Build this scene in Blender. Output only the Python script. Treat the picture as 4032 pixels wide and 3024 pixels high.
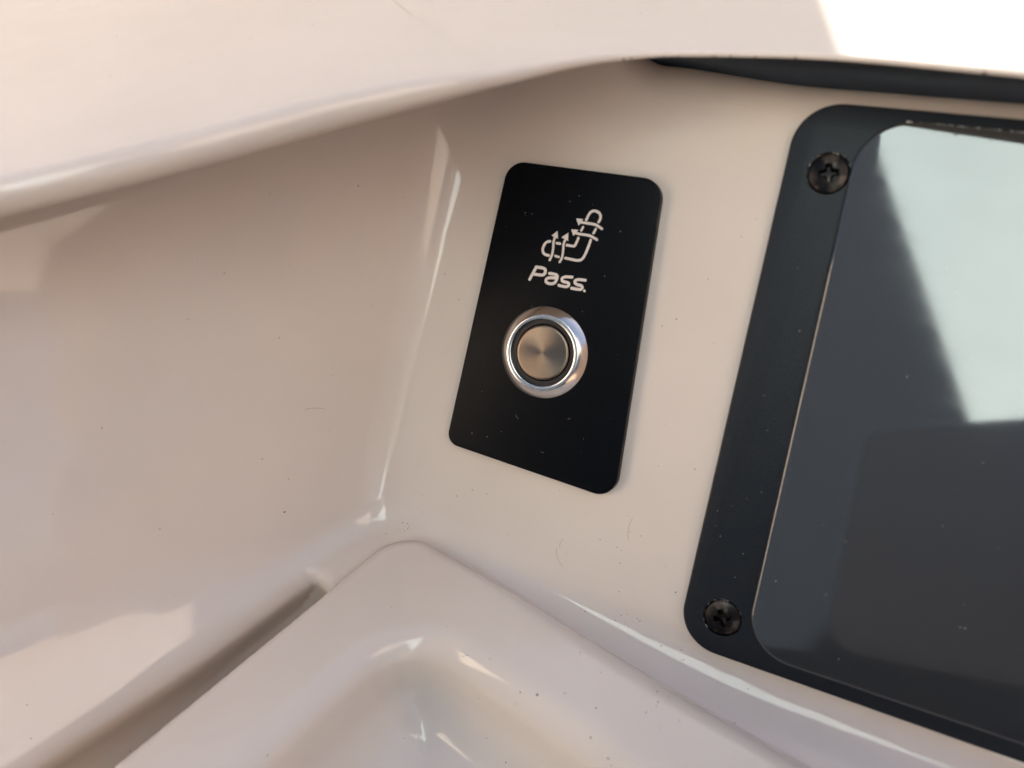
import bpy, bmesh, math, random
import numpy as np
from mathutils import Matrix, Vector

scene = bpy.context.scene
for o in list(bpy.data.objects):
    bpy.data.objects.remove(o, do_unlink=True)
COL = scene.collection
R = math.radians

# ------------------------------------------------------------------ camera
# Panel frame: millimetres, x along the fascia, y up the fascia, z out of it.
# The fascia leans back, so panel y/z are turned into world z/-y below.
LEAN = 55.0
MF = Matrix.Rotation(R(LEAN), 4, 'X')
U = np.array([0.0, 0.81915, 0.57358])      # world up, in the panel frame
V = np.array([0.0, -0.57358, 0.81915])     # world towards the user, in the panel frame

cam_d = bpy.data.cameras.new('camera')
cam = bpy.data.objects.new('camera', cam_d)
COL.objects.link(cam)
rot = Matrix(((0.903141, -0.225290, 0.365488), (0.422136, 0.621289, -0.660153), (-0.078348, 0.750496, 0.656215)))
cam.matrix_world = Matrix.Translation((0.058048, -0.127843, 0.105243)) @ rot.to_4x4()
cam_d.sensor_width = 36.0
cam_d.lens = 27.05
cam_d.clip_start = 0.003
cam_d.clip_end = 500.0
cam_d.dof.use_dof = True
cam_d.dof.focus_distance = 0.182
cam_d.dof.aperture_fstop = 9.0
scene.camera = cam

# ------------------------------------------------------------------ sky and sun
SUN_EL, SUN_AZ = 32.0, 24.0     # azimuth from straight ahead (+Y) towards +X
world = bpy.data.worlds.new('World')
scene.world = world
world.use_nodes = True
wn = world.node_tree.nodes
bg = wn['Background']
sky = wn.new('ShaderNodeTexSky')
sky.sky_type = 'NISHITA'
sky.sun_disc = False
sky.sun_elevation = R(SUN_EL)
sky.sun_rotation = R(SUN_AZ)
sky.air_density = 0.7
sky.dust_density = 4.0
sky.ozone_density = 0.6
bg.inputs['Strength'].default_value = 0.09
world.node_tree.links.new(sky.outputs[0], bg.inputs['Color'])

sun_d = bpy.data.lights.new('sun', 'SUN')
sun_d.energy = 5.0
sun_d.angle = R(0.53)
sun_d.color = (1.0, 0.94, 0.84)
sun = bpy.data.objects.new('sun', sun_d)
COL.objects.link(sun)
sd = Vector((math.cos(R(SUN_EL)) * math.sin(R(SUN_AZ)), math.cos(R(SUN_EL)) * math.cos(R(SUN_AZ)), math.sin(R(SUN_EL))))
sun.rotation_euler = sd.to_track_quat('Z', 'Y').to_euler()

vs = scene.view_settings
vs.view_transform = 'Standard'
vs.look = 'None'
vs.exposure = 2.13
vs.gamma = 1.0
vs.use_curve_mapping = False
scene.render.resolution_x, scene.render.resolution_y = 1024, 768

# ------------------------------------------------------------------ helpers
def tag(o, label=None, cat=None, kind=None, group=None):
    if label: o['label'] = label
    if cat: o['category'] = cat
    if kind: o['kind'] = kind
    if group: o['group'] = group
    return o

def place(o, parent=None):
    COL.objects.link(o)
    if parent is None:
        o.matrix_world = MF
    else:
        o.parent = parent
    return o

def mesh_obj(name, verts, faces, mat, parent=None, smooth=True, normals=None):
    """verts in millimetres, panel frame."""
    me = bpy.data.meshes.new(name)
    me.from_pydata([tuple(c * 0.001 for c in v) for v in verts], [], faces)
    me.update()
    if smooth:
        me.polygons.foreach_set('use_smooth', [True] * len(me.polygons))
    if normals is not None:
        me.normals_split_custom_set_from_vertices([tuple(n) for n in normals])
    me.materials.append(mat)
    return place(bpy.data.objects.new(name, me), parent)

def empty(name, parent=None):
    o = bpy.data.objects.new(name, None)
    o.empty_display_size = 0.01
    return place(o, parent)

def auto_smooth(o, deg=40):
    me = o.data
    bm = bmesh.new(); bm.from_mesh(me)
    bmesh.ops.recalc_face_normals(bm, faces=bm.faces)
    for f in bm.faces: f.smooth = True
    for e in bm.edges:
        e.smooth = not (len(e.link_faces) == 2 and e.calc_face_angle(0) > R(deg))
    bm.to_mesh(me); bm.free()

def uvz(x, v, u):
    """plan coordinates (x, towards user, height) to the panel frame"""
    p = v * V + u * U
    return (x, p[1], p[2])

def smin(a, b, k):
    h = np.clip(0.5 + 0.5 * (b - a) / k, 0, 1)
    return b + (a - b) * h - k * h * (1 - h)

def smax(a, b, k):
    return -smin(-a, -b, k)

def rmax(a, b, r):
    """intersection with a true round of radius r"""
    return np.minimum(np.maximum(a, b), -r) + np.sqrt(np.maximum(a + r, 0) ** 2 + np.maximum(b + r, 0) ** 2)

def rmin(a, b, r):
    return -rmax(-a, -b, r)

def sstep(e0, e1, x):
    t = np.clip((x - e0) / (e1 - e0), 0, 1)
    return t * t * (3 - 2 * t)

def surface_nets(f, lo, hi, h, steps=3):
    lo = np.array(lo, float); hi = np.array(hi, float)
    n = np.ceil((hi - lo) / h).astype(int) + 1
    ax = [lo[i] + h * np.arange(n[i]) for i in range(3)]
    D = np.empty(n, np.float32)
    for i, x in enumerate(ax[0]):
        Y, Z = np.meshgrid(ax[1], ax[2], indexing='ij')
        D[i] = f(np.full_like(Y, x), Y, Z)
    S = D < 0
    cnt = np.zeros(n - 1, np.int8)
    for a in (0, 1):
        for b in (0, 1):
            for c in (0, 1):
                cnt += S[a:n[0] - 1 + a, b:n[1] - 1 + b, c:n[2] - 1 + c]
    act = (cnt > 0) & (cnt < 8)
    idx = np.full(n - 1, -1, np.int64)
    cells = np.argwhere(act)
    idx[act] = np.arange(len(cells))
    acc = np.zeros((len(cells), 3)); w = np.zeros(len(cells))
    corners = [(a, b, c) for a in (0, 1) for b in (0, 1) for c in (0, 1)]
    for ca in corners:
        for axis in range(3):
            if ca[axis]: continue
            cb = list(ca); cb[axis] = 1
            A = cells + np.array(ca); B = cells + np.array(cb)
            da = D[A[:, 0], A[:, 1], A[:, 2]].astype(float); db = D[B[:, 0], B[:, 1], B[:, 2]].astype(float)
            m = (da < 0) != (db < 0)
            t = np.where(m, da / np.where(m, da - db, 1), 0)
            P = A + t[:, None] * (B - A)
            acc[m] += P[m]; w[m] += 1
    P = lo + h * acc / w[:, None]
    def grad(P):
        e = 0.02 * h + 0.01
        g = np.empty_like(P)
        for i in range(3):
            d = np.zeros(3); d[i] = e
            a = P + d; b = P - d
            g[:, i] = (f(a[:, 0], a[:, 1], a[:, 2]) - f(b[:, 0], b[:, 1], b[:, 2])) / (2 * e)
        return g
    for _ in range(steps):
        g = grad(P); d = f(P[:, 0], P[:, 1], P[:, 2])
        st = -(d / np.maximum((g * g).sum(1), 0.2))[:, None] * g
        L = np.linalg.norm(st, axis=1, keepdims=True)
        P = P + st * np.minimum(1, 0.6 * h / np.maximum(L, 1e-9))
    g = grad(P); N = g / np.maximum(np.linalg.norm(g, axis=1, keepdims=True), 1e-9)
    faces = []
    for axis in range(3):
        o1, o2 = (axis + 1) % 3, (axis + 2) % 3
        sl0 = [slice(None)] * 3; sl1 = [slice(None)] * 3
        sl0[axis] = slice(0, n[axis] - 1); sl1[axis] = slice(1, n[axis])
        E = S[tuple(sl0)] != S[tuple(sl1)]
        e = np.argwhere(E)
        e = e[(e[:, o1] > 0) & (e[:, o2] > 0) & (e[:, o1] < n[o1] - 1) & (e[:, o2] < n[o2] - 1)]
        d1 = np.zeros(3, int); d1[o1] = 1; d2 = np.zeros(3, int); d2[o2] = 1
        q = [e - d1 - d2, e - d2, e, e - d1]
        q = np.stack([idx[c[:, 0], c[:, 1], c[:, 2]] for c in q], 1)
        ins = S[e[:, 0], e[:, 1], e[:, 2]]
        q[~ins] = q[~ins][:, ::-1]
        faces.append(q)
    return P, np.concatenate(faces).tolist(), N

def lathe(prof, cx, cy, seg=96):
    """prof: list of (radius, z); closed with a centre vertex where radius is 0"""
    vs, fs, rings = [], [], []
    for r, z in prof:
        if r < 1e-6:
            rings.append([len(vs)]); vs.append((cx, cy, z)); continue
        ring = []
        for i in range(seg):
            a = 2 * math.pi * i / seg
            ring.append(len(vs)); vs.append((cx + r * math.cos(a), cy + r * math.sin(a), z))
        rings.append(ring)
    for a, b in zip(rings, rings[1:]):
        for i in range(seg):
            j = (i + 1) % seg
            if len(a) == 1 and len(b) == 1: continue
            if len(a) == 1: fs.append((a[0], b[j], b[i]))
            elif len(b) == 1: fs.append((a[i], a[j], b[0]))
            else: fs.append((a[i], a[j], b[j], b[i]))
    return vs, fs

def round_poly(pts, rad, seg=14):
    """rounded polygon (counter-clockwise list of corners, one radius each)"""
    out = []
    n = len(pts)
    for i in range(n):
        p = Vector(pts[i]).to_2d(); a = (Vector(pts[i - 1]).to_2d() - p).normalized(); b = (Vector(pts[(i + 1) % n]).to_2d() - p).normalized()
        r = rad[i]
        half = a.angle(b) / 2
        d = r / math.tan(half)
        c = p + (a + b).normalized() * (r / math.sin(half))
        s = p + a * d - c; e = p + b * d - c
        a0 = math.atan2(s.y, s.x); a1 = math.atan2(e.y, e.x)
        while a1 < a0: a1 += 2 * math.pi
        if a1 - a0 > math.pi: a1 -= 2 * math.pi
        for k in range(seg + 1):
            t = a0 + (a1 - a0) * k / seg
            out.append((c.x + r * math.cos(t), c.y + r * math.sin(t)))
    return out

def slab(outline, z0, z1, bevel, steps=4):
    """extruded outline with a rounded upper edge"""
    n = len(outline)
    P = np.array(outline)
    tng = np.roll(P, -1, 0) - np.roll(P, 1, 0)
    nrm = np.stack([tng[:, 1], -tng[:, 0]], 1); nrm /= np.linalg.norm(nrm, axis=1, keepdims=True)
    rings = [(0, z0)] + [(bevel * (1 - math.cos(t)), z1 - bevel + bevel * math.sin(t)) for t in np.linspace(0, math.pi / 2, steps + 1)]
    vs = []
    for off, z in rings:
        Q = P - nrm * off
        vs += [(x, y, z) for x, y in Q]
    fs = []
    for k in range(len(rings) - 1):
        for i in range(n):
            j = (i + 1) % n
            fs.append((k * n + i, k * n + j, (k + 1) * n + j, (k + 1) * n + i))
    top = (len(rings) - 1) * n
    fs.append(tuple(range(top, top + n)))
    fs.append(tuple(range(n))[::-1])
    return vs, fs

# ------------------------------------------------------------------ materials
def new_mat(name):
    m = bpy.data.materials.new(name); m.use_nodes = True
    nt = m.node_tree
    return m, nt, nt.nodes['Principled BSDF']

def simple(name, col, rough, metal=0.0, spec=0.5, noise=0.0, nscale=800.0, bump=0.0, bscale=2000.0):
    m, nt, b = new_mat(name)
    b.inputs['Base Color'].default_value = (*col, 1)
    b.inputs['Roughness'].default_value = rough
    b.inputs['Metallic'].default_value = metal
    b.inputs['Specular IOR Level'].default_value = spec
    tc = nt.nodes.new('ShaderNodeTexCoord')
    if noise:
        n = nt.nodes.new('ShaderNodeTexNoise'); n.inputs['Scale'].default_value = nscale; n.inputs['Detail'].default_value = 6
        nt.links.new(tc.outputs['Object'], n.inputs['Vector'])
        mx = nt.nodes.new('ShaderNodeMixRGB'); mx.blend_type = 'MIX'
        mx.inputs[1].default_value = (*[c * (1 - noise) for c in col], 1); mx.inputs[2].default_value = (*[min(1, c * (1 + noise)) for c in col], 1)
        nt.links.new(n.outputs['Fac'], mx.inputs[0]); nt.links.new(mx.outputs[0], b.inputs['Base Color'])
    if bump:
        n2 = nt.nodes.new('ShaderNodeTexNoise'); n2.inputs['Scale'].default_value = bscale; n2.inputs['Detail'].default_value = 3
        nt.links.new(tc.outputs['Object'], n2.inputs['Vector'])
        bp = nt.nodes.new('ShaderNodeBump'); bp.inputs['Strength'].default_value = bump; bp.inputs['Distance'].default_value = 0.0001
        nt.links.new(n2.outputs['Fac'], bp.inputs['Height']); nt.links.new(bp.outputs[0], b.inputs['Normal'])
    return m

def gelcoat_mat():
    m, nt, b = new_mat('gelcoat')
    N, L = nt.nodes, nt.links
    tc = N.new('ShaderNodeTexCoord')
    # faint yellowing and grime clouds
    n1 = N.new('ShaderNodeTexNoise'); n1.inputs['Scale'].default_value = 28; n1.inputs['Detail'].default_value = 5
    L.new(tc.outputs['Object'], n1.inputs['Vector'])
    r1 = N.new('ShaderNodeValToRGB')
    r1.color_ramp.elements[0].position = 0.3; r1.color_ramp.elements[0].color = (*GEL_A, 1)
    r1.color_ramp.elements[1].position = 0.7; r1.color_ramp.elements[1].color = (*GEL_B, 1)
    L.new(n1.outputs['Fac'], r1.inputs['Fac'])
    # tiny stuck-on grime specks
    v = N.new('ShaderNodeTexVoronoi'); v.inputs['Scale'].default_value = 240; v.inputs['Randomness'].default_value = 1
    L.new(tc.outputs['Object'], v.inputs['Vector'])
    lt = N.new('ShaderNodeMath'); lt.operation = 'LESS_THAN'; lt.inputs[1].default_value = 0.045
    L.new(v.outputs['Distance'], lt.inputs[0])
    sep = N.new('ShaderNodeSeparateColor'); L.new(v.outputs['Color'], sep.inputs[0])
    gt = N.new('ShaderNodeMath'); gt.operation = 'GREATER_THAN'; gt.inputs[1].default_value = 0.72
    L.new(sep.outputs[0], gt.inputs[0])
    mu = N.new('ShaderNodeMath'); mu.operation = 'MULTIPLY'; L.new(lt.outputs[0], mu.inputs[0]); L.new(gt.outputs[0], mu.inputs[1])
    mu2 = N.new('ShaderNodeMath'); mu2.operation = 'MULTIPLY'; mu2.inputs[1].default_value = 0.55; L.new(mu.outputs[0], mu2.inputs[0])
    mx = N.new('ShaderNodeMixRGB'); mx.inputs[2].default_value = (0.16, 0.12, 0.09, 1)
    L.new(mu2.outputs[0], mx.inputs[0]); L.new(r1.outputs[0], mx.inputs[1]); L.new(mx.outputs[0], b.inputs['Base Color'])
    # smears make the gloss uneven
    n2 = N.new('ShaderNodeTexNoise'); n2.inputs['Scale'].default_value = 60; n2.inputs['Detail'].default_value = 8; n2.inputs['Roughness'].default_value = 0.65
    L.new(tc.outputs['Object'], n2.inputs['Vector'])
    mr = N.new('ShaderNodeMapRange'); mr.inputs[1].default_value = 0.35; mr.inputs[2].default_value = 0.75; mr.inputs[3].default_value = 0.03; mr.inputs[4].default_value = 0.11
    L.new(n2.outputs['Fac'], mr.inputs[0]); L.new(mr.outputs[0], b.inputs['Roughness'])
    # long-wave mould ripple
    n3 = N.new('ShaderNodeTexNoise'); n3.inputs['Scale'].default_value = 75; n3.inputs['Detail'].default_value = 1.5
    L.new(tc.outputs['Object'], n3.inputs['Vector'])
    bp = N.new('ShaderNodeBump'); bp.inputs['Strength'].default_value = 0.22; bp.inputs['Distance'].default_value = 0.0005
    L.new(n3.outputs['Fac'], bp.inputs['Height']); L.new(bp.outputs[0], b.inputs['Normal'])
    b.inputs['IOR'].default_value = 1.5
    b.inputs['Subsurface Weight'].default_value = 0.0
    return m

GEL_A, GEL_B = (0.705, 0.62, 0.54), (0.75, 0.66, 0.58)
M_gel = gelcoat_mat()
M_plate = simple('black anodised plate', (0.003, 0.0035, 0.005), 0.32, spec=0.09, noise=0.35, nscale=900, bump=0.15, bscale=9000)
M_print = simple('etched pale print', (0.74, 0.66, 0.60), 0.7, noise=0.18, nscale=6000, bump=0.3, bscale=6000)
M_frame = simple('black powder coat', (0.0045, 0.0075, 0.012), 0.42, spec=0.33, bump=0.55, bscale=2600)
M_gap_shade = simple('slate gap shade', (0.030, 0.040, 0.054), 0.45, noise=0.2, nscale=300)  # tone of the shade strip under the coaming
M_ring = simple('smoked plastic ring', (0.022, 0.016, 0.014), 0.28)
M_dark = simple('shadow gap black', (0.004, 0.004, 0.004), 0.9)

def steel(name, rough, aniso, col=(0.60, 0.55, 0.50), fine=0.0):
    m, nt, b = new_mat(name)
    b.inputs['Base Color'].default_value = (*col, 1)
    b.inputs['Metallic'].default_value = 1.0
    b.inputs['Roughness'].default_value = rough
    b.inputs['Anisotropic'].default_value = aniso
    t = nt.nodes.new('ShaderNodeTangent'); t.direction_type = 'RADIAL'; t.axis = 'Z'
    if aniso: nt.links.new(t.outputs[0], b.inputs['Tangent'])
    if fine:
        tc = nt.nodes.new('ShaderNodeTexCoord')
        ln = nt.nodes.new('ShaderNodeVectorMath'); ln.operation = 'LENGTH'
        ms = nt.nodes.new('ShaderNodeVectorMath'); ms.operation = 'MULTIPLY'; ms.inputs[1].default_value = (1, 1, 0)
        nt.links.new(tc.outputs['Object'], ms.inputs[0]); nt.links.new(ms.outputs[0], ln.inputs[0])
        n = nt.nodes.new('ShaderNodeTexNoise'); n.noise_dimensions = '1D'; n.inputs['Scale'].default_value = 3500; n.inputs['Detail'].default_value = 3
        nt.links.new(ln.outputs['Value'], n.inputs['W'])
        bp = nt.nodes.new('ShaderNodeBump'); bp.inputs['Strength'].default_value = fine; bp.inputs['Distance'].default_value = 0.00003
        nt.links.new(n.outputs['Fac'], bp.inputs['Height']); nt.links.new(bp.outputs[0], b.inputs['Normal'])
    return m

M_bezel = steel('polished steel bezel', 0.17, 0.0, (0.66, 0.63, 0.60))
M_cap = steel('turned steel cap', 0.30, 0.85, (0.25, 0.195, 0.15), fine=0.35)

def screw_mat():
    m, nt, b = new_mat('worn black oxide')
    tc = nt.nodes.new('ShaderNodeTexCoord')
    n = nt.nodes.new('ShaderNodeTexNoise'); n.inputs['Scale'].default_value = 420; n.inputs['Detail'].default_value = 4
    nt.links.new(tc.outputs['Object'], n.inputs['Vector'])
    r = nt.nodes.new('ShaderNodeValToRGB')
    r.color_ramp.elements[0].position = 0.52; r.color_ramp.elements[0].color = (0.010, 0.009, 0.009, 1)
    r.color_ramp.elements[1].position = 0.72; r.color_ramp.elements[1].color = (0.13, 0.10, 0.08, 1)
    nt.links.new(n.outputs['Fac'], r.inputs[0]); nt.links.new(r.outputs[0], b.inputs['Base Color'])
    b.inputs['Metallic'].default_value = 0.75
    b.inputs['Roughness'].default_value = 0.33
    return m
M_screw = screw_mat()

def glass_mat():
    m, nt, b = new_mat('dark display glass')
    tc = nt.nodes.new('ShaderNodeTexCoord')
    b.inputs['Base Color'].default_value = (0.024, 0.026, 0.028, 1)
    b.inputs['IOR'].default_value = 2.0
    n = nt.nodes.new('ShaderNodeTexNoise'); n.inputs['Scale'].default_value = 60; n.inputs['Detail'].default_value = 8; n.inputs['Roughness'].default_value = 0.6
    mp = nt.nodes.new('ShaderNodeMapping'); mp.inputs['Rotation'].default_value = (0, 0, 0.7); mp.inputs['Scale'].default_value = (1.0, 4.0, 1.0)
    nt.links.new(tc.outputs['Object'], mp.inputs['Vector']); nt.links.new(mp.outputs[0], n.inputs['Vector'])
    mr = nt.nodes.new('ShaderNodeMapRange'); mr.inputs[1].default_value = 0.3; mr.inputs[2].default_value = 0.8; mr.inputs[3].default_value = 0.045; mr.inputs[4].default_value = 0.09
    nt.links.new(n.outputs['Fac'], mr.inputs[0]); nt.links.new(mr.outputs[0], b.inputs['Roughness'])
    return m
M_glass = glass_mat()

# ------------------------------------------------------------------ the moulded console
console = empty('boat_console')
tag(console, 'glossy cream moulded fibreglass boat dashboard corner around the black switch plate', 'dashboard')

TRAY_U = -44.0

def plan(x, y, z):
    return x, y * V[1] + z * V[2], y * U[1] + z * U[2]

def edges(x, v):
    """signed plan distances to the two sides of the tray"""
    dE1 = -0.9497 * (x + 30.6) - 0.3132 * (v - 44.0)
    dE2 = 0.1685 * (x + 18.7) - 0.9857 * (v - 37.4)
    return dE1, dE2

def f_liner(x, y, z):
    X, v, u = plan(x, y, z)
    # fascia, rolling back under the coaming at the top
    ytop = 58.0 + 1.6 * sstep(45.0, 15.0, x) + 42.0 * sstep(12.0, -30.0, x)
    dF = rmax(z, y - ytop, 8.5)
    dF = rmin(dF, z + 17.0, 4.0)
    # left wall, opening out towards its top
    t = np.clip((u + 62.0) / 112.0, 0, 1.15)
    cot = 0.60 + 0.24 * t
    dL = (x + 34.5 - 0.0535 * y + np.maximum(z, -10) * cot) / np.sqrt(1.003 + cot * cot)
    d = rmin(dF, dL, 6.5)
    # gutter floor and foot ledge, with a deep slot along the left side of the tray
    dE1, dE2 = edges(x, v)
    away = np.clip(dE1 - 12.0, 0, 30)
    dG = (u - (TRAY_U - 3.0 - 9.6 * sstep(-28, 66, x) + 0.30 * away * sstep(48.0, 70.0, v))) * 0.96
    gap = 9.0 + 0.12 * np.clip(v - 57.0, 0, 60)
    gap = gap + 22.0 * sstep(TRAY_U - 5.0, TRAY_U - 30.0, u)      # undercut below the ledge
    slot = rmax(rmax(np.abs(dE1 - 0.5 * gap + 2.0) - 0.5 * gap - 2.0, 57.0 - (v - 0.35 * (x + 35.0)), 2.0), (TRAY_U - 95.0) - u, 1.0)
    dG = rmax(dG, -slot, 3.4)
    d = rmin(d, dG, 5.5 + 8.0 * sstep(8.0, 40.0, z))
    return d

def f_tray(x, y, z):
    X, v, u = plan(x, y, z)
    dE1, dE2 = edges(x, v)
    edge = rmax(dE1, dE2, 9.0)
    crown = TRAY_U + 0.6 - 1.2 * sstep(-4.0, -22.0, edge) - 1.2 * sstep(20, 90, x)
    r = 3.0 + 3.4 * sstep(-5, 40, x)
    return rmax(u - crown, edge, r)

def f_bin(x, y, z):
    """the scooped pocket in the tray, negative inside"""
    X, v, u = plan(x, y, z)
    dE1, dE2 = edges(x, v)
    pl = rmax(dE1 + 21.0, dE2 + 20.5 + 0.04 * (x - 10), 14.0)
    wall = (pl - 0.20 * (u - TRAY_U)) * 0.98
    return rmax(wall, (TRAY_U - 24.0) - u, 12.0)

def f_body(x, y, z):
    a = f_liner(x, y, z); b = f_tray(x, y, z)
    d = rmax(rmin(a, b, 3.2), -f_bin(x, y, z), 6.0)
    # the liner ends under the coaming
    u = y * U[1] + z * U[2]
    return np.maximum(d, u - (52.5 + 2.2 * sstep(-25.0, 15.0, x)))

P, Fc, Nn = surface_nets(f_body, (-128, -150, -22), (152, 98, 135), 1.25)
liner = mesh_obj('console_liner', P, Fc, M_gel, console, normals=Nn)

# coaming: the deck edge that overhangs the recess, swept along its lip (x, towards user, height)
LIP = [(-113.0, 112.9, 51.8), (-87.4, 89.5, 53.4), (-61.8, 66.1, 55.0), (-49.0, 54.4, 55.8), (-36.4, 41.5, 56.5), (-23.4, 27.2, 57.3), (-8.5, 13.8, 58.0), (-2.8, 6.5, 57.5), (5.9, -4.2, 57.0), (16.4, -12.0, 56.4), (24.2, -14.3, 56.3), (32.2, -15.4, 56.4), (48.6, -16.7, 56.5), (75.4, -14.4, 56.6), (110.2, -11.4, 56.7), (150.4, -8.0, 56.9)]
def catmull(pts, per=10):
    pts = [np.array(p, float) for p in pts]
    pts = [2 * pts[0] - pts[1]] + pts + [2 * pts[-1] - pts[-2]]
    out = []
    for i in range(1, len(pts) - 2):
        p0, p1, p2, p3 = pts[i - 1:i + 3]
        for k in range(per):
            t = k / per
            out.append(0.5 * (2 * p1 + (p2 - p0) * t + (2 * p0 - 5 * p1 + 4 * p2 - p3) * t * t + (3 * p1 - p0 - 3 * p2 + p3) * t ** 3))
    out.append(pts[-2])
    return np.array(out)
lip = catmull(LIP)
for _ in range(6):
    lip[1:-1] = 0.25 * lip[:-2] + 0.5 * lip[1:-1] + 0.25 * lip[2:]
tg = np.gradient(lip[:, :2], axis=0); tg /= np.linalg.norm(tg, axis=1, keepdims=True)
inn = np.stack([tg[:, 1], -tg[:, 0]], 1)      # plan direction away from the recess
for _ in range(30):
    inn[1:-1] = 0.25 * inn[:-2] + 0.5 * inn[1:-1] + 0.25 * inn[2:]
inn /= np.linalg.norm(inn, axis=1, keepdims=True)
rng = random.Random(5)
cv, cf = [], []
m = None
for i, (q, w) in enumerate(zip(lip, inn)):
    s = float(sstep(-30.0, 20.0, q[0]))
    r = 3.0 * (1 - s) + 0.55 * s
    prof = []
    for a in (520, 360, 240, 160, 110, 76, 52, 36, 24, 16, 10):
        prof.append((r + a, 0.02 * a + 0.6 * (1 - math.exp(-a / 30))))
    for t in np.linspace(90, 270, 15):
        prof.append((r + r * math.cos(R(t)), -r + r * math.sin(R(t))))
    for a in (4, 10, 18, 28, 44, 70):
        prof.append((r + a, -2 * r - 0.04 * a))
    m = len(prof)
    for a, h in prof:
        cv.append(uvz(q[0] + w[0] * a, q[1] + w[1] * a, q[2] + r + h))
for i in range(len(lip) - 1):
    for k in range(m - 1):
        cf.append((i * m + k, (i + 1) * m + k, (i + 1) * m + k + 1, i * m + k + 1))
coaming = mesh_obj('coaming', cv, cf, M_gel, console)
auto_smooth(coaming, 50)
tag(coaming, 'pale coaming lip along the top, its right side in sun')

# dark strip added to stand in for deep shade under the coaming
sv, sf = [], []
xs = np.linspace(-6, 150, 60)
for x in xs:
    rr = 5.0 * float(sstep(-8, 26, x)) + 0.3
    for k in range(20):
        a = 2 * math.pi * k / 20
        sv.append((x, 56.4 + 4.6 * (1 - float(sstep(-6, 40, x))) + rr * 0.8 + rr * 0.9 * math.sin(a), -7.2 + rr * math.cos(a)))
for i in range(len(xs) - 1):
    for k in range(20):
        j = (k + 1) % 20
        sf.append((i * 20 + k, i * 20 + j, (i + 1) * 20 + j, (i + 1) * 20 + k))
tag(mesh_obj('lip_shade_strip', sv, sf, M_gap_shade, console), 'dark strip added as shade in the gap under the lip')

# ------------------------------------------------------------------ switch panel
panel = empty('switch_panel')
tag(panel, 'black switch plate marked Pass. with a round steel push button', 'switch')
PZ = 2.5
out = round_poly([(-20.9, -33.1), (22.0, -35.1), (18.4, 34.3), (-17.4, 34.2)], [3.0, 4.4, 4.4, 4.4])
pv, pf = slab(out, -0.2, PZ, 0.35)
plate = mesh_obj('plate', pv, pf, M_plate, panel)
auto_smooth(plate, 50)

STROKES = {
 'seat_outline': [([(3.45, 23.84), (3.83, 25.22), (4.34, 25.86), (5.15, 26.03), (6.05, 25.73), (6.52, 25.15), (6.52, 24.49), (6.31, 23.8)], 0.77), ([(3.04, 22.19), (2.77, 21.41)], 0.71), ([(5.97, 22.23), (5.65, 21.26)], 0.71), ([(2.44, 19.76), (2.2, 18.58), (1.93, 17.8), (1.14, 17.81), (0.15, 17.81)], 0.74), ([(5.32, 19.74), (5.02, 17.76), (4.54, 15.94), (3.99, 15.11), (3.17, 14.91), (1.72, 14.94), (0.34, 14.98)], 0.77), ([(-3.94, 17.99), (-4.44, 17.91), (-5.07, 17.36), (-5.38, 16.09), (-5.11, 15.31), (-4.44, 14.94), (-3.69, 14.92)], 0.80), ([(-2.3, 17.87), (-1.49, 17.86)], 0.74), ([(-2.06, 15.06), (-1.22, 14.96)], 0.71)],
 'a1': [([(2.34, 23.15), (3.62, 23.16), (5.31, 23.19), (6.2, 22.99), (7.28, 22.49)], 0.74)],
 'a2': [([(1.78, 20.66), (2.86, 20.63), (4.56, 20.69), (5.6, 20.45), (6.67, 20.05)], 0.74)],
 'a3': [([(-3.2, 13.95), (-2.85, 15.13), (-2.86, 16.49), (-3.12, 17.95), (-2.98, 19.05)], 0.71)],
 'a4': [([(-0.78, 13.91), (-0.4, 14.99), (-0.48, 16.61), (-0.73, 18.05), (-0.46, 18.9)], 0.71)],
 'P': [([(-6.06, 11.88), (-7.11, 8.96)], 0.77), ([(-6.07, 11.9), (-4.44, 11.99), (-3.8, 11.75), (-3.67, 11.29), (-3.84, 10.64), (-4.33, 10.33), (-6.35, 10.28)], 0.80)],
 'a': [([(-2.69, 11.05), (-1.15, 11.14), (-0.67, 10.79), (-0.69, 10.3), (-0.93, 9.3), (-1.45, 8.93), (-2.61, 8.79), (-3.24, 9.14), (-3.19, 9.66), (-2.72, 10.08), (-1.0, 10.36)], 0.77)],
 's1': [([(2.71, 11.18), (1.01, 10.97), (0.47, 10.54), (0.49, 10.03), (1.02, 9.81), (2.03, 9.86), (2.35, 9.59), (2.2, 9.04), (1.74, 8.79), (0.02, 8.85)], 0.74)],
 's2': [([(5.86, 11.03), (4.02, 10.9), (3.55, 10.51), (3.56, 10.01), (4.23, 9.75), (5.24, 9.75), (5.55, 9.41), (5.35, 8.97), (4.89, 8.78), (3.1, 8.77)], 0.74)],
 'dot': [([(6.1, 8.77), (6.14, 8.72)], 0.66)],
}
HEADS = {
 'a1': [(1.19, 23.75), (2.64, 23.79), (1.97, 22.53)],
 'a2': [(0.54, 21.28), (1.99, 21.36), (1.24, 20.11)],
 'a3': [(-2.66, 20.39), (-3.7, 19.35), (-2.3, 18.96)],
 'a4': [(-0.14, 20.37), (-1.32, 19.31), (0.13, 18.86)],
}


def seg_dist(px, py, a, b):
    ax, ay = a; bx, by = b
    dx, dy = bx - ax, by - ay
    t = np.clip(((px - ax) * dx + (py - ay) * dy) / max(dx * dx + dy * dy, 1e-9), 0, 1)
    return np.hypot(px - ax - t * dx, py - ay - t * dy)

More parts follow.
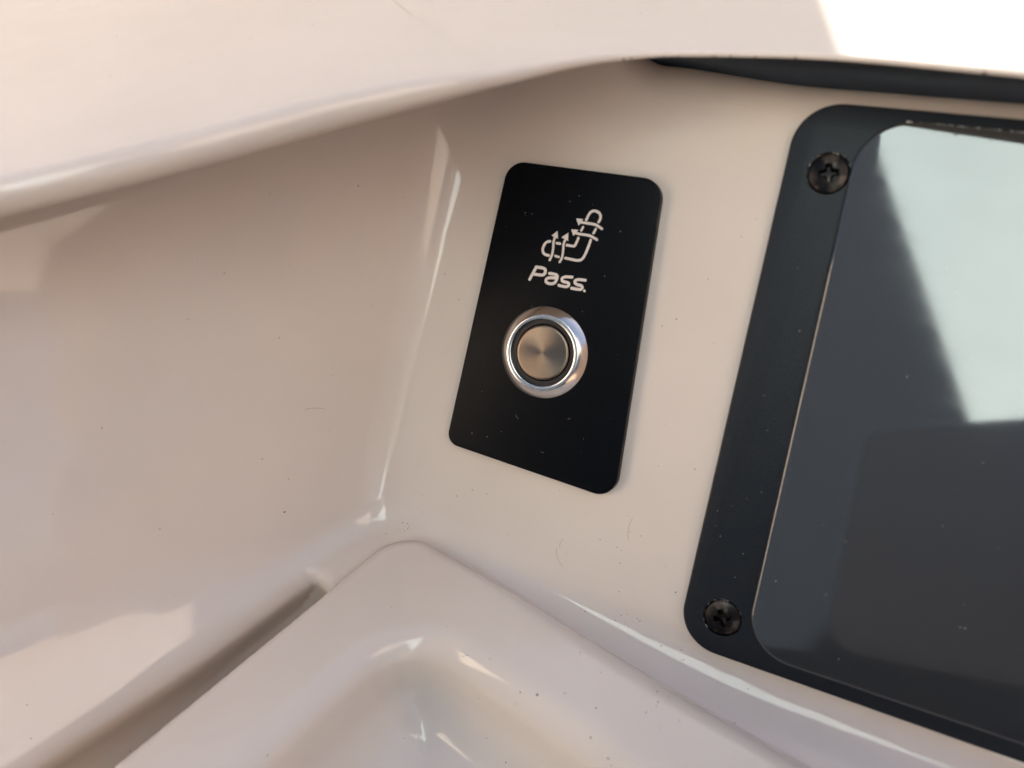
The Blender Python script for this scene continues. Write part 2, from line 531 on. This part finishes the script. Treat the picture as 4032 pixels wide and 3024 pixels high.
def rounded(pl, n=2):
    """corner-cut a polyline so that strokes bend softly"""
    pl = [np.array(p, float) for p in pl]
    for _ in range(n):
        if len(pl) < 3: break
        o = [pl[0]]
        for a, b in zip(pl, pl[1:]):
            o += [0.75 * a + 0.25 * b, 0.25 * a + 0.75 * b]
        o.append(pl[-1]); pl = o
    return [tuple(p) for p in pl]

def print_mesh(name, strokes, head, parent, seed, h=0.11, weight=0.43):
    """flat etched mark: the area covered by the strokes, with a slightly ragged edge"""
    allp = [p for pl, w in strokes for p in pl] + list(head or [])
    lo = np.min(allp, 0) - 0.8; hi = np.max(allp, 0) + 0.8
    nx, ny = np.ceil((hi - lo) / h).astype(int) + 1
    gx, gy = np.meshgrid(lo[0] + h * np.arange(nx), lo[1] + h * np.arange(ny), indexing='ij')
    d = np.full(gx.shape, 9.0)
    for pl, w in strokes:
        pl = rounded(pl)
        for a, b in zip(pl, pl[1:]):
            d = np.minimum(d, seg_dist(gx, gy, a, b) - w * weight)
    if head:
        H = [np.array(p) for p in head]
        area = (H[1][0] - H[0][0]) * (H[2][1] - H[0][1]) - (H[1][1] - H[0][1]) * (H[2][0] - H[0][0])
        if area < 0: H = H[::-1]
        t = np.full(gx.shape, -9.0)
        for i in range(3):
            a, b = H[i], H[(i + 1) % 3]
            e = (b - a) / np.linalg.norm(b - a)
            t = np.maximum(t, (gx - a[0]) * e[1] - (gy - a[1]) * e[0])
        d = np.minimum(d, t - 0.08)
    rs = np.random.RandomState(seed)
    d = d + (rs.rand(*d.shape) - 0.5) * 0.10
    verts, faces, key = [], [], {}
    zt = PZ + 0.03
    def vid(p):
        kk = (round(p[0], 4), round(p[1], 4))
        if kk not in key:
            key[kk] = len(verts); verts.append((p[0], p[1], zt))
        return key[kk]
    ins = d < 0
    act = np.argwhere(ins[:-1, :-1] | ins[1:, :-1] | ins[:-1, 1:] | ins[1:, 1:])
    for i, j in act:
        c = [(i, j), (i + 1, j), (i + 1, j + 1), (i, j + 1)]
        poly = []
        for q in range(4):
            a, b = c[q], c[(q + 1) % 4]
            da, db = d[a], d[b]
            pa = (gx[a], gy[a]); pb = (gx[b], gy[b])
            if da < 0: poly.append(vid(pa))
            if (da < 0) != (db < 0):
                t = da / (da - db)
                poly.append(vid((pa[0] + t * (pb[0] - pa[0]), pa[1] + t * (pb[1] - pa[1]))))
        poly = list(dict.fromkeys(poly))
        if len(poly) > 2: faces.append(poly)
    return mesh_obj(name, verts, faces, M_print, parent, smooth=False)

print_mesh('seat_symbol', STROKES['seat_outline'], None, plate, 1, weight=0.38)
for i in range(1, 5):
    print_mesh('airflow_arrow', STROKES['a%d' % i], HEADS['a%d' % i], plate, 10 + i, weight=0.38)
for i, k in enumerate(('P', 'a', 's1', 's2', 'dot')):
    print_mesh('letter' if k != 'dot' else 'full_stop', STROKES[k], None, plate, 20 + i)

# push button, built round its own centre
BX, BY = -0.45, -6.5
button = empty('push_button', panel)
button.location = (BX * 0.001, BY * 0.001, 0)
def lathe_part(name, prof, mat, deg=30):
    o = mesh_obj(name, *lathe(prof, 0, 0, 128), mat, button)
    auto_smooth(o, deg)
    return o
lathe_part('bezel', [(10.35, PZ - 0.1), (10.35, PZ + 0.30), (10.27, PZ + 0.40), (8.62, PZ + 1.55), (8.48, PZ + 1.62), (7.75, PZ + 1.64), (7.58, PZ + 1.56), (7.5, PZ + 1.4), (7.5, PZ + 0.3)], M_bezel)
lathe_part('light_ring', [(7.52, PZ + 0.3), (7.48, PZ + 0.85), (6.5, PZ + 0.85), (6.42, PZ + 0.75), (6.4, PZ + 0.2)], M_ring)
lathe_part('cap', [(6.3, PZ + 0.1), (6.3, PZ + 0.9), (6.22, PZ + 1.22), (6.0, PZ + 1.38), (5.6, PZ + 1.42), (0.0, PZ + 1.37)], M_cap, 60)

# ------------------------------------------------------------------ display
display = empty('display_screen')
tag(display, 'dark glass display screen in a black screwed-on frame at right', 'screen')
FZ = 2.0
fo = round_poly([(41.6, -61.6), (215.0, -61.6), (215.0, 52.7), (41.6, 52.7)], [8.5, 8.5, 8.5, 8.5], 20)
fv, ff = slab(fo, -0.3, FZ, 0.4)
frame = mesh_obj('frame', fv, ff, M_frame, display)
auto_smooth(frame, 50)
SCREWS = [(49.8, 39.6, 12.0), (49.9, -53.2, 24.0)]
cuts = []
for sx, sy, _ in SCREWS:
    c = mesh_obj('cutter', *slab([(sx + 4.05 * math.cos(a), sy + 4.05 * math.sin(a)) for a in np.linspace(0, 2 * math.pi, 48, endpoint=False)], 0.4, 6.0, 0.1), M_frame)
    md = frame.modifiers.new('hole', 'BOOLEAN'); md.operation = 'DIFFERENCE'; md.object = c; md.solver = 'EXACT'
    cuts.append(c)
bpy.context.view_layer.update()
dg = bpy.context.evaluated_depsgraph_get()
nm = bpy.data.meshes.new_from_object(frame.evaluated_get(dg))
frame.modifiers.clear(); old = frame.data; frame.data = nm; bpy.data.meshes.remove(old); nm.name = 'frame'
for c in cuts: bpy.data.objects.remove(c, do_unlink=True)
auto_smooth(frame, 35)

go = round_poly([(55.3, -58.3), (203.0, -57.0), (201.0, 50.0), (53.4, 50.4)], [9.5, 9.5, 9.5, 9.5], 20)
gv, gf = slab(go, FZ + 0.05, FZ + 1.25, 0.65, 6)
glass = mesh_obj('glass', gv, gf, M_glass, display)
auto_smooth(glass, 35)

def f_screw(x, y, z):
    r = np.hypot(x, y)
    dome = np.sqrt(x * x + y * y + (z + 6.2) ** 2) - 8.0
    d = rmax(rmax(dome, r - 3.15, 0.25), -z - 0.6, 0.1)
    dep = -(z - 1.75) * 0.20
    arm = 1.55 + 0.25 * (z - 1.5)
    w = 0.50 + 0.22 * (z - 1.5)
    ca = np.maximum(np.abs(x) - arm, np.abs(y) - w)
    cb = np.maximum(np.abs(y) - arm, np.abs(x) - w)
    cross = smin(smin(ca, cb, 0.28), r - 0.85 - 0.3 * (z - 1.5), 0.28)
    cross = np.maximum(cross, 0.25 - z)
    return smax(d, -cross, 0.14)
sP, sF, sN = surface_nets(f_screw, (-3.5, -3.5, -0.8), (3.5, 3.5, 2.2), 0.11)
smesh = None
for sx, sy, a in SCREWS:
    if smesh is None:
        o = mesh_obj('screw', sP, sF, M_screw, display, normals=sN); smesh = o.data
    else:
        o = place(bpy.data.objects.new('screw', smesh), display)
    o.location = (sx * 0.001, sy * 0.001, 0.0008)
    o.rotation_euler = (0, 0, R(a))
    o.scale = (1.18, 1.18, 1.0)

# ------------------------------------------------------------------ unseen surfaces added out of frame to shade and tint the corner
M_deck = simple('tan deck', (0.46, 0.31, 0.20), 0.6, noise=0.15, nscale=3)
M_stand_in = simple('dark stand-in panel', (0.017, 0.028, 0.043), 0.9, noise=0.1, nscale=40)
M_white = simple('white blocker paint', (0.74, 0.70, 0.64), 0.4, noise=0.03, nscale=6)
M_phone = simple('dark phone back', (0.40, 0.52, 0.70), 0.7)
M_sky_panel = simple('pale sky-coloured panel', (0.58, 0.74, 0.79), 0.5, noise=0.12, nscale=2.5)

def slab_world(name, pts, dz, mat):
    """pts: world metres polygon; dz: thickness vector"""
    n = len(pts); dz = Vector(dz)
    vs = [Vector(p) for p in pts] + [Vector(p) + dz for p in pts]
    fs = [tuple(range(n)), tuple(range(n, 2 * n))[::-1]] + [(i, (i + 1) % n, n + (i + 1) % n, n + i) for i in range(n)]
    me = bpy.data.meshes.new(name); me.from_pydata([tuple(v) for v in vs], [], fs); me.update(); me.materials.append(mat)
    bm = bmesh.new(); bm.from_mesh(me); bmesh.ops.recalc_face_normals(bm, faces=bm.faces); bm.to_mesh(me); bm.free()
    o = bpy.data.objects.new(name, me); COL.objects.link(o)
    return o

tag(slab_world('deck', [(-8, -9, -0.62), (8, -9, -0.62), (8, 3, -0.62), (-8, 3, -0.62)], (0, 0, -0.03), M_deck), kind='structure')  # unseen floor, added for its warm bounce light
tag(slab_world('photographer_stand_in', [(-0.5, -0.75, 1.25), (-0.134, -0.75, 1.25), (0.004, -0.75, 0.893), (0.187, -0.75, 0.438), (0.36, -0.75, 0.0), (0.36, -0.75, -0.61), (-0.5, -0.75, -0.61)], (0, -0.01, 0), M_stand_in), kind='structure')  # unseen dark panel added in place of the photographer's reflected body
tag(slab_world('sun_blocker_left', [(-0.053, 0.30, 0.055), (0.138, 0.30, 0.223), (0.165, 0.30, 0.247), (0.57, 0.30, 0.611), (-2.5, 0.30, 0.611), (-2.5, 0.30, 0.055)], (0, 0.02, 0), M_white), kind='structure')  # added sun blocker, its slanted edge cuts the sun patch's left side
tag(slab_world('sun_blocker_right', [(-0.9, 1.5, 0.02), (0.703, 1.5, 1.044), (0.728, 1.5, 1.060), (0.80, 1.5, 1.16), (1.2, 1.5, 1.9), (3.5, 1.5, 1.9), (3.5, 1.5, -0.6), (-0.9, 1.5, -0.6)], (0, 0.03, 0), simple('grey-blue paint', (0.42, 0.47, 0.55), 0.5, noise=0.1, nscale=4)), kind='structure')  # added sun blocker for the sun patch's right side
tag(slab_world('sky_reflection_panel', [(-1.0, -2.75, 0.4), (1.6, -2.75, 0.4), (1.6, -2.75, 4.8), (-1.0, -2.75, 4.8)], (0, -0.03, 0), M_sky_panel), kind='structure')  # added bright panel, stands in for the sky reflected in the glass
M_tan = simple('tan blocker panel', (0.60, 0.41, 0.29), 0.7, noise=0.08, nscale=30)
tag(slab_world('low_sky_blocker', [(0.9, 0.6, -0.61), (0.9, -0.9, -0.61), (0.9, -0.9, 0.62), (0.9, 0.6, 0.62)], (0.04, 0, 0), M_tan), kind='structure')  # added to block low sky from the right, tan for warmth
tag(slab_world('left_bounce_panel', [(-1.7, -1.0, -0.3), (-0.52, -1.0, -0.3), (-0.52, -1.0, 0.85), (-1.7, -1.0, 0.85)], (0, -0.03, 0), simple('cream paint', (0.84, 0.72, 0.60), 0.5, noise=0.05, nscale=5)), kind='structure')  # added sunlit panel that bounces warm light onto the fascia
tag(slab_world('right_bounce_panel', [(1.3, -1.9, 1.15), (3.6, -1.9, 1.15), (3.6, -1.9, 4.8), (1.3, -1.9, 4.8)], (0, -0.03, 0), simple('rose cream paint', (0.31, 0.25, 0.21), 0.5, noise=0.05, nscale=5)), kind='structure')  # added panel bouncing light from high right onto the left wall
ph = mesh_obj('phone', *slab(round_poly([(67, -130), (222, -100), (212, 28), (64, -25)], [14, 10, 10, 10]), 166.0, 174.0, 1.0), M_phone)
tag(ph, 'dark phone held up to the dashboard, seen reflected in the display glass', 'phone')

# ------------------------------------------------------------------ dust, lint and chips
M_grime = simple('dark grit', (0.10, 0.075, 0.055), 0.8)
M_lint = simple('brown lint', (0.22, 0.16, 0.11), 0.8)
M_pale = simple('pale dust', (0.62, 0.60, 0.56), 0.8)
rng = np.random.RandomState(11)

def on_surface(x, y):
    """front-most point of the moulding under panel position (x, y), and its normal"""
    zs = np.arange(130.0, -20.0, -0.5)
    d = f_body(np.full_like(zs, x), np.full_like(zs, y), zs)
    k = int(np.argmax(d < 0))
    if k == 0: return None
    a, c = zs[k - 1], zs[k]
    for _ in range(20):
        mmid = 0.5 * (a + c)
        if f_body(np.array([x]), np.array([y]), np.array([mmid]))[0] < 0: c = mmid
        else: a = mmid
    p = np.array([x, y, a]); e = 0.05
    g = np.array([(f_body(*[np.array([q]) for q in p + e * ax])[0] - f_body(*[np.array([q]) for q in p - e * ax])[0]) for ax in np.eye(3)])
    return p, g / np.linalg.norm(g)

def blob(verts, faces, p, n, r, flat=0.5):
    t = np.cross(n, [0.3, 0.5, 0.81]); t /= np.linalg.norm(t); s = np.cross(n, t)
    k0 = len(verts); m = 6
    sx = r * (0.6 + 0.9 * rng.rand())
    for ring, hh in ((1.0, 0.0), (0.7, 0.7)):
        for i in range(m):
            a = 2 * math.pi * i / m
            j = 0.75 + 0.5 * rng.rand()
            verts.append(tuple(p + ring * j * (sx * math.cos(a) * t + r * math.sin(a) * s) + n * hh * r * flat))
    verts.append(tuple(p + n * r * flat))
    for i in range(m):
        j = (i + 1) % m
        faces.append((k0 + i, k0 + j, k0 + m + j, k0 + m + i)); faces.append((k0 + m + i, k0 + m + j, k0 + 2 * m))

vs_, fs_ = [], []
spots = [(rng.uniform(24, 40), rng.uniform(-58, 44)) for _ in range(14)] + [(rng.uniform(-30, 40), rng.uniform(-60, -36)) for _ in range(20)] + [(rng.uniform(-20, 60), rng.uniform(-95, -60)) for _ in range(40)] + [(rng.uniform(-75, -38), rng.uniform(-60, 25)) for _ in range(10)]
for x, y in spots:
    q = on_surface(x, y)
    if q is not None and not (-23 < x < 23 and -36 < y < 35 and q[0][2] < 2):
        blob(vs_, fs_, q[0], q[1], float(np.clip(rng.lognormal(-2.35, 0.4), 0.05, 0.22)))
for cx, cy, n, sp in ((-28.5, -57.0, 9, 1.0), (-32.0, -61.0, 7, 1.3), (44.0, -66.5, 10, 2.2), (30.0, -63.0, 8, 2.5)):     # smudges in the gutter
    for _ in range(n):
        q = on_surface(cx + rng.normal() * sp, cy + rng.normal() * sp * 0.6)
        if q is not None: blob(vs_, fs_, q[0], q[1], float(rng.uniform(0.05, 0.16)), 0.3)
for k in range(26):       # chips along the cut edge of the coaming
    i = int(rng.randint(len(lip) // 2, len(lip)))
    q = lip[i] + (lip[min(i + 1, len(lip) - 1)] - lip[i]) * rng.rand()
    if 12 < q[0] < 80:
        blob(vs_, fs_, np.array(uvz(q[0], q[1] + 0.05, q[2] - 0.25 - 0.3 * rng.rand())), V, float(rng.uniform(0.12, 0.3)), 0.3)
tag(mesh_obj('grit', vs_, fs_, M_grime), 'dark grit specks scattered over the cream moulding', 'grit', kind='stuff')

vs_, fs_ = [], []
def fibre(pts, nrm, r):
    k0 = len(vs_)
    for i, p in enumerate(pts):
        t = pts[min(i + 1, len(pts) - 1)] - pts[max(i - 1, 0)]; t /= np.linalg.norm(t)
        s = np.cross(nrm[i], t)
        for c, d in ((-1, 0), (0, 1), (1, 0)):
            vs_.append(tuple(p + s * r * c + nrm[i] * (0.02 + r * d)))
    for i in range(len(pts) - 1):
        a = k0 + 3 * i
        fs_.append((a, a + 1, a + 4, a + 3)); fs_.append((a + 1, a + 2, a + 5, a + 4))
hairs = [(26.5, -38.5, 5.5, 250), (13.0, -54.5, 4.6, 150), (11.5, -50.5, 2.6, 120), (1, -72, 1.8, 20), (-50, -30, 3.0, 25)]
for hx, hy, ln, ang in hairs:
    a = R(ang); bend = rng.uniform(-0.22, 0.22); x, y = hx, hy
    P_, N_ = [], []
    for i in range(12):
        q = on_surface(x, y)
        if q is None: break
        P_.append(q[0]); N_.append(q[1])
        x += ln / 11 * math.cos(a); y += ln / 11 * math.sin(a); a += bend
    if len(P_) > 3: fibre(P_, N_, 0.032)
tag(mesh_obj('lint', vs_, fs_, M_lint), 'fine brown lint hairs stuck to the cream moulding', 'lint', kind='stuff')

vs_, fs_ = [], []
Z = np.array([0, 0, 1.0])
for _ in range(28):
    blob(vs_, fs_, np.array([rng.uniform(-17, 18), rng.uniform(-32, 32), PZ + 0.002]), Z, float(rng.uniform(0.03, 0.085)), 0.3)
for _ in range(16):
    blob(vs_, fs_, np.array([rng.uniform(43.5, 52), rng.uniform(-55, 47), FZ + 0.002]), Z, float(rng.uniform(0.03, 0.09)), 0.3)
for _ in range(22):
    blob(vs_, fs_, np.array([rng.uniform(57, 105), rng.uniform(-54, 46), FZ + 1.252]), Z, float(rng.uniform(0.03, 0.10)), 0.3)
for fx, fy, fl, fa in ((-4.5, -22, 1.3, 300), (8, -20, 0.8, 20), (4, -29, 0.8, 160)):
    a = R(fa); pts_ = []
    for k in range(6):
        pts_.append(np.array([fx, fy, PZ])); fx += fl / 5 * math.cos(a); fy += fl / 5 * math.sin(a); a += 0.16
    fibre(pts_, [Z] * 6, 0.016)
for _ in range(420):      # chipped, dusty upper edge of the glass
    x = rng.uniform(61, 110); yt = 50.4 - 0.0027 * (x - 53.4)
    blob(vs_, fs_, np.array([x, yt - 0.15 - 0.75 * rng.rand() ** 2, FZ + 1.0]), Z, float(rng.uniform(0.05, 0.16)), 0.4)
for sx, sy, _ in SCREWS:  # crumbs in the screw recesses
    for _ in range(16):
        a = rng.uniform(0.4, 4.2)
        blob(vs_, fs_, np.array([sx + 3.95 * math.cos(a), sy + 3.95 * math.sin(a), FZ - 0.02]), Z, float(rng.uniform(0.05, 0.13)), 0.5)
tag(mesh_obj('dust', vs_, fs_, M_pale), 'pale dust specks on the black plate and the display', 'dust', kind='stuff')
